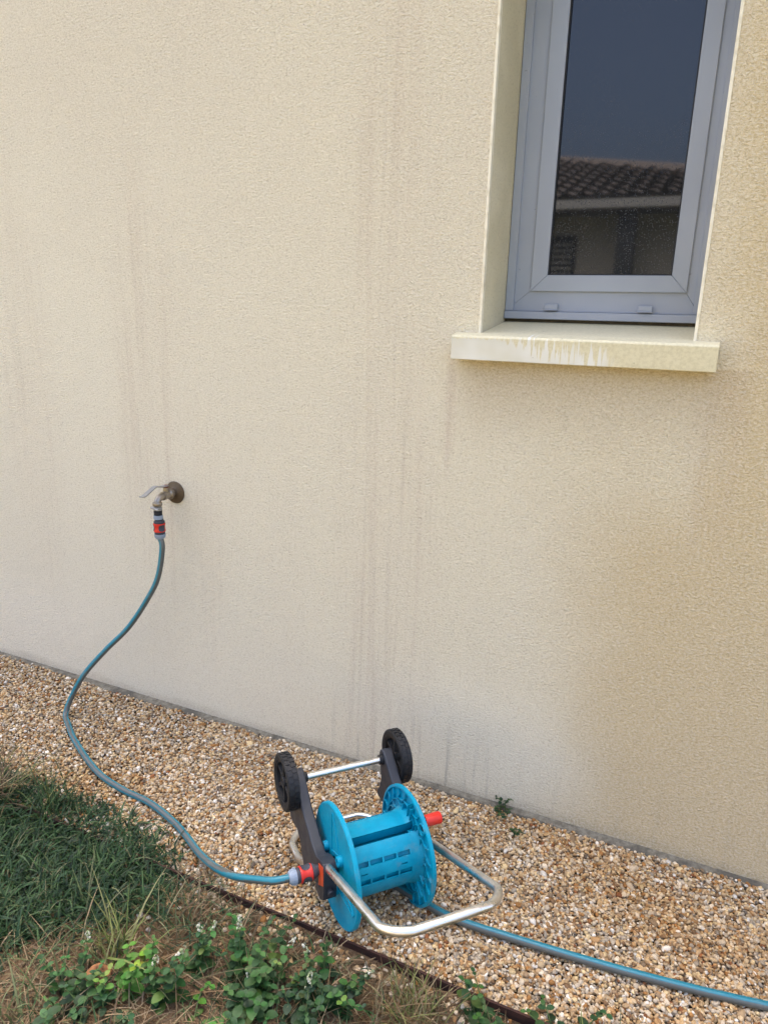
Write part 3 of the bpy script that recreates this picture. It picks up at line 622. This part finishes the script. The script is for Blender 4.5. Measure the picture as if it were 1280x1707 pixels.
# tubes
def chrome(name, pts, r): return MB().tube(pts, r, 20).build(name, M_ALU, reel, smooth=True, angle=60)
MB().tube([P_(-.012, -.1836, .0918), P_(RW + .012, -.1836, .0918)], .0080, 20).build('axle', M_ALU, reel, smooth=True, angle=60)
hs0, hs1 = -.0265, RW + .0265
chrome('handle_tube', rounded([P_(hs0, .015, .020), P_(hs0, .316, .1255), P_(hs1 + .011, .322, .1275), P_(hs1, .015, .020)], .044, 10), .0086)
chrome('foot_tube', rounded([P_(hs0, -.02, -.030), P_(hs0, -.165, -.1115), P_(hs0, -.258, -.1140), P_(hs1, -.258, -.1140), P_(hs1, -.165, -.1115), P_(hs1, -.02, -.030)], .045, 8), .0086)
# wheels
WR, WT = .0642, .0267
for side in (0, 1):
    so = MID - .1521 if side == 0 else MID + .1521 - WT
    o0 = P_(so, -.1836, .0918)
    mb = MB().lathe([(.0505, .001), (.0600, 0), (.0628, .0015), (WR - .001, .005), (WR - .001, WT - .005), (.0628, WT - .0015), (.0600, WT), (.0505, WT - .001), (.0490, WT * .5)], o0, AX, 72, closed=True)
    for k in range(30):
        for j, (a_, b_) in enumerate(((.003, .0125), (.0142, .0237))):
            t = 2 * PI * (k + .5 * j) / 30; d = Vector((0, math.cos(t), math.sin(t))); mb.bar(o0 + AX * a_ + d * (WR - .0004), o0 + AX * b_ + d * (WR - .0004), .0095, .0016, d)
    wo = mb.build('wheel', M_TYRE, reel, smooth=True, angle=30)
    mb = MB().lathe([(.0070, .003), (.0125, .003), (.0135, .005), (.0135, WT - .005), (.0125, WT - .003), (.0070, WT - .003)], o0, AX, 28, closed=True)
    mb.lathe([(0, .004), (.0068, .004), (.0068, WT - .004), (0, WT - .004)], o0, AX, 20)
    for k in range(6):
        t = 2 * PI * k / 6 + .35; d = Vector((0, math.cos(t), math.sin(t))); mb.bar(o0 + AX * WT / 2 + d * .012, o0 + AX * WT / 2 + d * .0497, .0070, .0150, AX)
        e_ = AX.cross(d); mb.bar(o0 + AX * WT / 2 + d * .030, o0 + AX * WT / 2 + d * .0497 , .011, .006, AX)
    mb.build('spokes', M_TYRE, wo, bevel=.001, seg=2)
    MB().lathe([(.0495, .002), (.0455, .0035), (.0455, WT - .0035), (.0495, WT - .002)], o0, AX, 48).build('rim', M_TYRE, wo, smooth=True)

# ================================================================ vegetation
def blades(n, xy, h, w, cols, lean=.5, lie=0.0, z=None, curl=.8, hv=.35, dirbias=None):
    """n curved tapering blades as quads; returns V,F,C"""
    K = 4; N = len(xy); H = h * np.exp(rng.normal(0, hv, N)); th = rng.uniform(0, 2 * PI, N) if dirbias is None else rng.normal(dirbias[0], dirbias[1], N)
    L = np.clip(np.abs(rng.normal(lean, .3, N)), 0, 1.5) + lie; d = np.stack([np.cos(th), np.sin(th)], 1); sd = np.stack([-d[:, 1], d[:, 0]], 1)
    zz = np.array([soil_h(a, b) if b < EY else 0. for a, b in xy]) if z is None else z
    V = np.zeros((N, K + 1, 2, 3)); pos = np.concatenate([xy, zz[:, None]], 1); ang = L.copy()
    cur = rng.uniform(.2, 1, N) * curl; W = w * rng.uniform(.6, 1.3, N)
    for k in range(K + 1):
        ww = W * (1 - (k / K) ** 1.6) + .0002
        for s_ in (0, 1):
            V[:, k, s_, :2] = pos[:, :2] + sd * (ww * (s_ - .5))[:, None]; V[:, k, s_, 2] = pos[:, 2] + (s_ - .5) * ww * .3
        step = H / K; pos = pos + np.concatenate([d * (np.sin(ang) * step)[:, None], (np.cos(ang) * step)[:, None]], 1); ang = ang + cur / K * 1.6
        pos[:, 2] = np.maximum(pos[:, 2], zz + .002)
    F = []; base = (np.arange(N) * (K + 1) * 2)[:, None]
    for k in range(K): F.append(base + np.array([[2 * k, 2 * k + 1, 2 * k + 3, 2 * k + 2]]))
    F = np.stack(F, 1).reshape(-1, 4); c = cols[rng.integers(0, len(cols), N)] * rng.uniform(.75, 1.2, (N, 1))
    C_ = np.repeat(c, (K + 1) * 2, axis=0); return V.reshape(-1, 3), F, C_
def inpoly(p, poly):
    x, y = p[:, 0], p[:, 1]; ins = np.zeros(len(p), bool); n = len(poly)
    for i in range(n):
        x1_, y1_ = poly[i]; x2_, y2_ = poly[(i + 1) % n]
        cnd = ((y1_ > y) != (y2_ > y)) & (x < (x2_ - x1_) * (y - y1_) / (y2_ - y1_ + 1e-12) + x1_); ins ^= cnd
    return ins
def scatter(poly, n, rag=.03):
    P = np.array(poly); lo, hi = P.min(0), P.max(0); out = []; t = 0
    while t < n:
        q = rng.uniform(lo, hi, (n * 2, 2)); q = q[inpoly(q + rng.normal(0, rag, q.shape), poly)]; out.append(q); t += len(q)
    return np.concatenate(out)[:n]
def joinV(L):
    V, F, C_ = [], [], []; o = 0
    for v, f, c in L: V.append(v); F.append(f + o); C_.append(c); o += len(v)
    return np.concatenate(V), np.concatenate(F), np.concatenate(C_)
pal = lambda *cs: np.array([sr(*c) for c in cs]) * .62
GREEN = pal((50, 84, 44), (42, 72, 40), (64, 98, 52), (34, 60, 34), (86, 116, 68), (48, 80, 48))
PALEG = pal((110, 124, 78), (132, 138, 92), (92, 110, 66), (150, 148, 108))
DRY = pal((164, 140, 104), (138, 112, 78), (184, 160, 124), (118, 94, 66), (156, 126, 88), (106, 88, 62), (130, 120, 86))
MOUND = [(-2.6, -.50), (-1.62, -.50), (-1.45, -.47), (-1.28, -.49), (-1.10, -.50), (-.98, -.55), (-.90, -.64), (-.98, -.72), (-1.06, -.78), (-1.16, -.88), (-1.35, -1.05), (-2.6, -1.3)]
g1 = blades(0, scatter(MOUND, 20000), .040, .0042, GREEN, .75, curl=1.3)
g2 = blades(0, scatter(MOUND, 1500), .062, .0028, PALEG * .8, .8, curl=1.4)
g3 = blades(0, scatter(MOUND, 12000, .02), .026, .0055, GREEN * .7, .9, curl=.8)
THIN = [(-1.2, -.60), (-.95, -.57), (-.45, -.58), (.1, -.57), (.5, -.57), (.5, -1.3), (-1.6, -1.3)]
g4 = blades(0, scatter(THIN, 4200), .045, .0028, np.concatenate([GREEN, PALEG]), .8, curl=1.0)
tag(np_obj('grass', *joinV([g1, g2, g3, g4]), M_LEAF), 'dense dark green grass and low weeds spilling over the edging at the left', 'grass', kind='stuff')
DR = [(-2.4, -.58), (.8, -.575), (.8, -1.6), (-2.4, -1.6)]
def dscat(n):
    q = scatter(DR, n); q = q[~inpoly(q, MOUND)]; bare = np.exp(-(((q[:, 0] + .90) / .12) ** 2 + ((q[:, 1] + .69) / .06) ** 2)) + .8 * np.exp(-(((q[:, 0] + .74) / .07) ** 2 + ((q[:, 1] + .80) / .04) ** 2)); return q[rng.random(len(q)) > bare * .97]
d1 = blades(0, dscat(24000), .045, .0019, DRY, 1.25, curl=.45); d2 = blades(0, dscat(5000), .075, .0022, DRY, 1.0, curl=.9)
# thin out a bare patch of soil
tag(np_obj('dry_grass', *joinV([d1, d2]), M_LEAF), 'matted dry brown grass lying over the soil', 'dry grass', kind='stuff')

def leaf(mb, o, d, up, L, w, col, cup=.25, fold=.15):
    d = d.normalized(); s = d.cross(up).normalized(); n = s.cross(d).normalized(); K = 5; b = len(mb.v)
    for k in range(K + 1):
        t = k / K; ww = w * math.sin(PI * min(1, t * .93 + .05)) ** .65; c = o + d * L * t - n * L * cup * t * t
        if k == 0: ww = w * .12
        cc = tuple(x * random.uniform(.88, 1.08) for x in col)
        for q_, fz in ((-1, fold), (0, 0), (1, fold)):
            mb.v.append(tuple(c + s * ww * q_ + n * ww * fz)); mb.c.append(cc)
    for k in range(K):
        for q_ in (0, 1): i = b + k * 3 + q_; mb.f.append((i, i + 1, i + 4, i + 3))
def spike(mb, o, d, L, r):
    d = d.normalized(); e = d.orthogonal().normalized(); g = d.cross(e)
    for k in range(int(26 * L / .03)):
        t = random.random(); a_ = random.uniform(0, 2 * PI); rr = r * (1 - .55 * t); c = o + d * L * t + (e * math.cos(a_) + g * math.sin(a_)) * rr * random.uniform(.5, 1)
        n = ((c - o - d * L * t).normalized() + d * .4).normalized(); x = n.orthogonal().normalized() * r * .42; y = n.cross(x.normalized()) * r * .42
        col = random.choice([sr(176, 176, 154), sr(156, 160, 132), sr(128, 140, 100), sr(190, 188, 172)]); mb.add([c - x, c - y, c + x, c + y, c + n * r * .25], [(0, 1, 4), (1, 2, 4), (2, 3, 4), (3, 0, 4)], col)
def herb(loc, label, nst, h, spread, col, nfl=0, ls=.012, lean=(0, 0), group=None, name='mint_plant', cat='weed'):
    root = tag(empty(name, loc), label, cat, group); st = MB(); lf = MB(); fl_ = []
    for i in range(nst):
        a_ = random.uniform(0, 2 * PI); rr = spread * math.sqrt(random.random()); b0 = Vector((rr * .5 * math.cos(a_), rr * .5 * math.sin(a_), -.005))
        hh = h * random.uniform(.55, 1.05); tip = b0 + Vector((rr * .9 * math.cos(a_) + lean[0] * hh, rr * .9 * math.sin(a_) + lean[1] * hh, hh))
        mid = (b0 + tip) / 2 + Vector((random.uniform(-.01, .01), random.uniform(-.01, .01), .01)); pts = catmull([b0, mid, tip], 6)
        st.tube([Vector((0, 0, -.006)), b0 * .5 + Vector((0, 0, -.005)), b0 + Vector((0, 0, .001))], .0012, 5)
        st.tube(pts, [.0018 * (1 - .6 * k / (len(pts) - 1)) for k in range(len(pts))], 6)
        nn = max(4, int(hh / (ls * .95))); ph = random.uniform(0, PI)
        for k in range(nn):
            t = .10 + .90 * k / (nn - 1); p = pts[min(len(pts) - 1, int(t * (len(pts) - 1)))]; sz = ls * (1.25 - .75 * t) * random.uniform(.85, 1.25)
            sz *= random.choice([.7, .9, 1, 1, 1.25]); yel_ = random.random() < .06
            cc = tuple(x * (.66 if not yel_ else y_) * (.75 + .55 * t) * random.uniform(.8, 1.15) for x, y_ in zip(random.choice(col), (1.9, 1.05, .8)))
            for q_ in (0, 1):
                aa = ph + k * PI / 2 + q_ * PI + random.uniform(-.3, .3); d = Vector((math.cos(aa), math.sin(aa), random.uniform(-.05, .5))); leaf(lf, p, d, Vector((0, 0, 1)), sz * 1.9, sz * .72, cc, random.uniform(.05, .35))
        if i < nfl: fl_.append((pts[-1], (pts[-1] - pts[-3])))
    st.c = [sr(74, 92, 50)] * len(st.v)
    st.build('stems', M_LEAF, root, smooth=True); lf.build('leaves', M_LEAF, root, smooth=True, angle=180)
    for p, d in fl_:
        m_ = MB(); spike(m_, p, d, random.uniform(.014, .026), .0070); m_.build('flower_spike', M_PET, root)
    return root
MINT = [sr(58, 98, 46), sr(50, 86, 42), sr(68, 108, 52), sr(44, 76, 40)]
LIME = [sr(76, 126, 44), sr(68, 114, 40), sr(86, 134, 50)]
DARKM = [sr(44, 76, 44), sr(38, 66, 40), sr(52, 84, 48)]
GR = 'mint plants in the weedy soil'
herb((-.640, -.735, -.012), 'largest bushy mint plant with white flower spikes, left of the reel and below the edging', 22, .105, .085, MINT, 3, .0125, (-.05, .15), GR)
herb((-.770, -.735, -.012), 'slender mint sprig leaning left out of the dry grass with buds at its tip', 3, .12, .03, MINT, 2, .0115, (-.1, .1), GR)
herb((-.500, -.680, -.012), 'mint plant just under the turquoise flange with fine pale tips', 16, .080, .065, MINT + DARKM, 2, .0108, (.1, .1), GR)
herb((-.505, -.765, -.012), 'small mint plant at the bottom edge, in front of the mint under the flange', 9, .075, .05, DARKM, 1, .011, (0, .1), GR)
herb((-.850, -.835, -.012), 'bright lime green mint shoots in front of the bare soil patch', 5, .10, .04, LIME, 0, .0115, (0, .1), GR)
herb((-.770, -.825, -.012), 'mint shoot with one pale flower head, right of the lime green shoots', 4, .10, .03, MINT, 2, .0115, (.1, .1), GR)
herb((-.950, -.905, -.012), 'low mint plant beside the brown dead leaf at the lower left', 9, .075, .07, MINT, 1, .011, (0, 0), GR)
herb((-.850, -.900, -.012), 'dark green mint growing along the bottom edge right of the dead leaf', 8, .055, .07, DARKM, 0, .0115, (0, 0), GR)
herb((-.700, -.850, -.012), 'lime green leafy seedlings at the bottom edge under the largest mint', 8, .035, .06, LIME, 0, .010, (0, 0), GR)
herb((-.205, -.600, -.012), 'small green weed growing over the edging near the bottom right corner', 5, .085, .045, MINT, 0, .0135, (.05, .25), 'small weeds at the edging', 'small_weed')
herb((-.07, -.585, -.010), 'low leafy weed at the gravel edge, rightmost along the bottom', 8, .05, .07, MINT + DARKM, 0, .011, (.1, .1), 'small weeds at the edging', 'small_weed')
herb((-.330, -.035, -.004), 'dark seedling growing at the foot of the wall, right of the wheel', 5, .040, .03, DARKM, 0, .0065, (0, 0), 'seedlings in the gravel', 'seedling', 'seedling')
herb((-.285, -.105, -.002), 'flat seedling in the gravel in front of the one at the wall', 4, .022, .03, DARKM, 0, .006, (0, 0), 'seedlings in the gravel', 'seedling', 'seedling')
def tuft(loc, label, n, h, w, cols, lean=.45, spread=.03, group='grass tufts on the soil'):
    xy = np.array(loc[:2]) + rng.normal(0, spread, (n, 2)); V, F, C_ = blades(0, xy, h, w, cols, lean, z=np.full(n, loc[2]), curl=.7)
    o = np_obj('grass_tuft', V - np.array(loc), F, C_, M_LEAF); o.location = loc; return tag(o, label, 'grass tuft', group)
YG = pal((128, 140, 72), (150, 156, 92), (104, 122, 60), (166, 164, 110))
tuft((-.930, -.775, -.012), 'yellow green grass tuft at the near edge of the dark grass', 60, .085, .0038, YG, .5, .018)
tuft((-1.36, -.545, -.004), 'thin tall grass tuft standing above the gravel at the far left', 55, .125, .0022, np.concatenate([YG * .8, GREEN]), .3, .022)
tuft((-.335, -.640, -.012), 'bushy yellowish grass tuft right of the mints, along the edging', 170, .075, .0022, np.concatenate([YG, DRY]), .7, .03)
tuft((-.995, -.955, -.012), 'tall pale grass blades in the bottom left corner', 22, .12, .0042, pal((128, 146, 92), (152, 160, 112), (110, 128, 80)), .35, .035)
tuft((-1.56, -.56, -.004), 'pale drooping grass tuft at the left edge beside the gravel', 150, .14, .0025, np.concatenate([YG * .85, DRY]), .8, .03)
tuft((-.02, -.62, -.008), 'short green grass tuft in the bottom right corner by the edging', 90, .055, .0024, np.concatenate([GREEN, YG]), .7, .03)
tuft((-.86, -.635, -.010), 'grey green grass fringe over the start of the edging', 200, .07, .0022, np.concatenate([GREEN, DRY, PALEG]), .9, .05)

# dead leaf and pale pebbles on the soil
mb = MB(); b = 0; K = 8
for k in range(K + 1):
    t = k / K; w = .013 * math.sin(PI * (t * .92 + .04)) ** .7; z_ = .006 + .008 * math.sin(PI * t)
    for q_ in (-1, -.5, 0, .5, 1): mb.v.append((t * .052 - .026, q_ * w + random.uniform(-.001, .001), z_ + abs(q_) * w * .45))
mb.f = [(k * 5 + q_, k * 5 + q_ + 1, k * 5 + q_ + 6, k * 5 + q_ + 5) for k in range(K) for q_ in range(4)]
o = mb.build('dead_leaf', M_DEAD, smooth=True, angle=180); o.location = (-.905, -.845, .012); o.rotation_euler = (.2, 0, .55); so_ = o.modifiers.new('thick', 'SOLIDIFY'); so_.thickness = .0006
tag(o, 'curled brown dead leaf lying among the weeds at the lower left', 'leaf')
V0, F0 = ico(3)
for i, (x, y, s_) in enumerate([(-.944, -.694, .009), (-.925, -.690, .006), (-.905, -.712, .007), (-.884, -.640, .0055), (-.35, -.605, .006), (-.13, -.60, .008), (.02, -.575, .013), (-.255, -.62, .0055)]):
    lb = ['larger pale pebble of the pair on the bare soil patch', 'smaller pale pebble of the pair on the bare soil patch', 'single pale pebble lying nearest the viewer on the bare soil patch', 'pale pebble on the soil close to the start of the edging', 'pale pebble between the mints and the edging', 'pale pebble beside the small weed growing over the edging', 'biggest cream stone at the bottom right, by the low leafy weed', 'pale pebble on dry grass beside the yellowish bushy tuft'][i]
    V = V0 * np.array([1, .75, .55]) * s_
    for _ in range(7):
        k_ = rng.normal(size=3); k_ /= np.linalg.norm(k_); d = V @ k_; V = V - np.outer(np.maximum(d - s_ * rng.uniform(.45, .65), 0), k_)
    o = np_obj('pebble', V, F0, np.ones((len(V), 3)), M_PEB, False); o.location = (x, y, soil_h(x, y) + s_ * .5 + .002)
    tag(o, lb, 'pebble', 'pale pebbles on the soil')
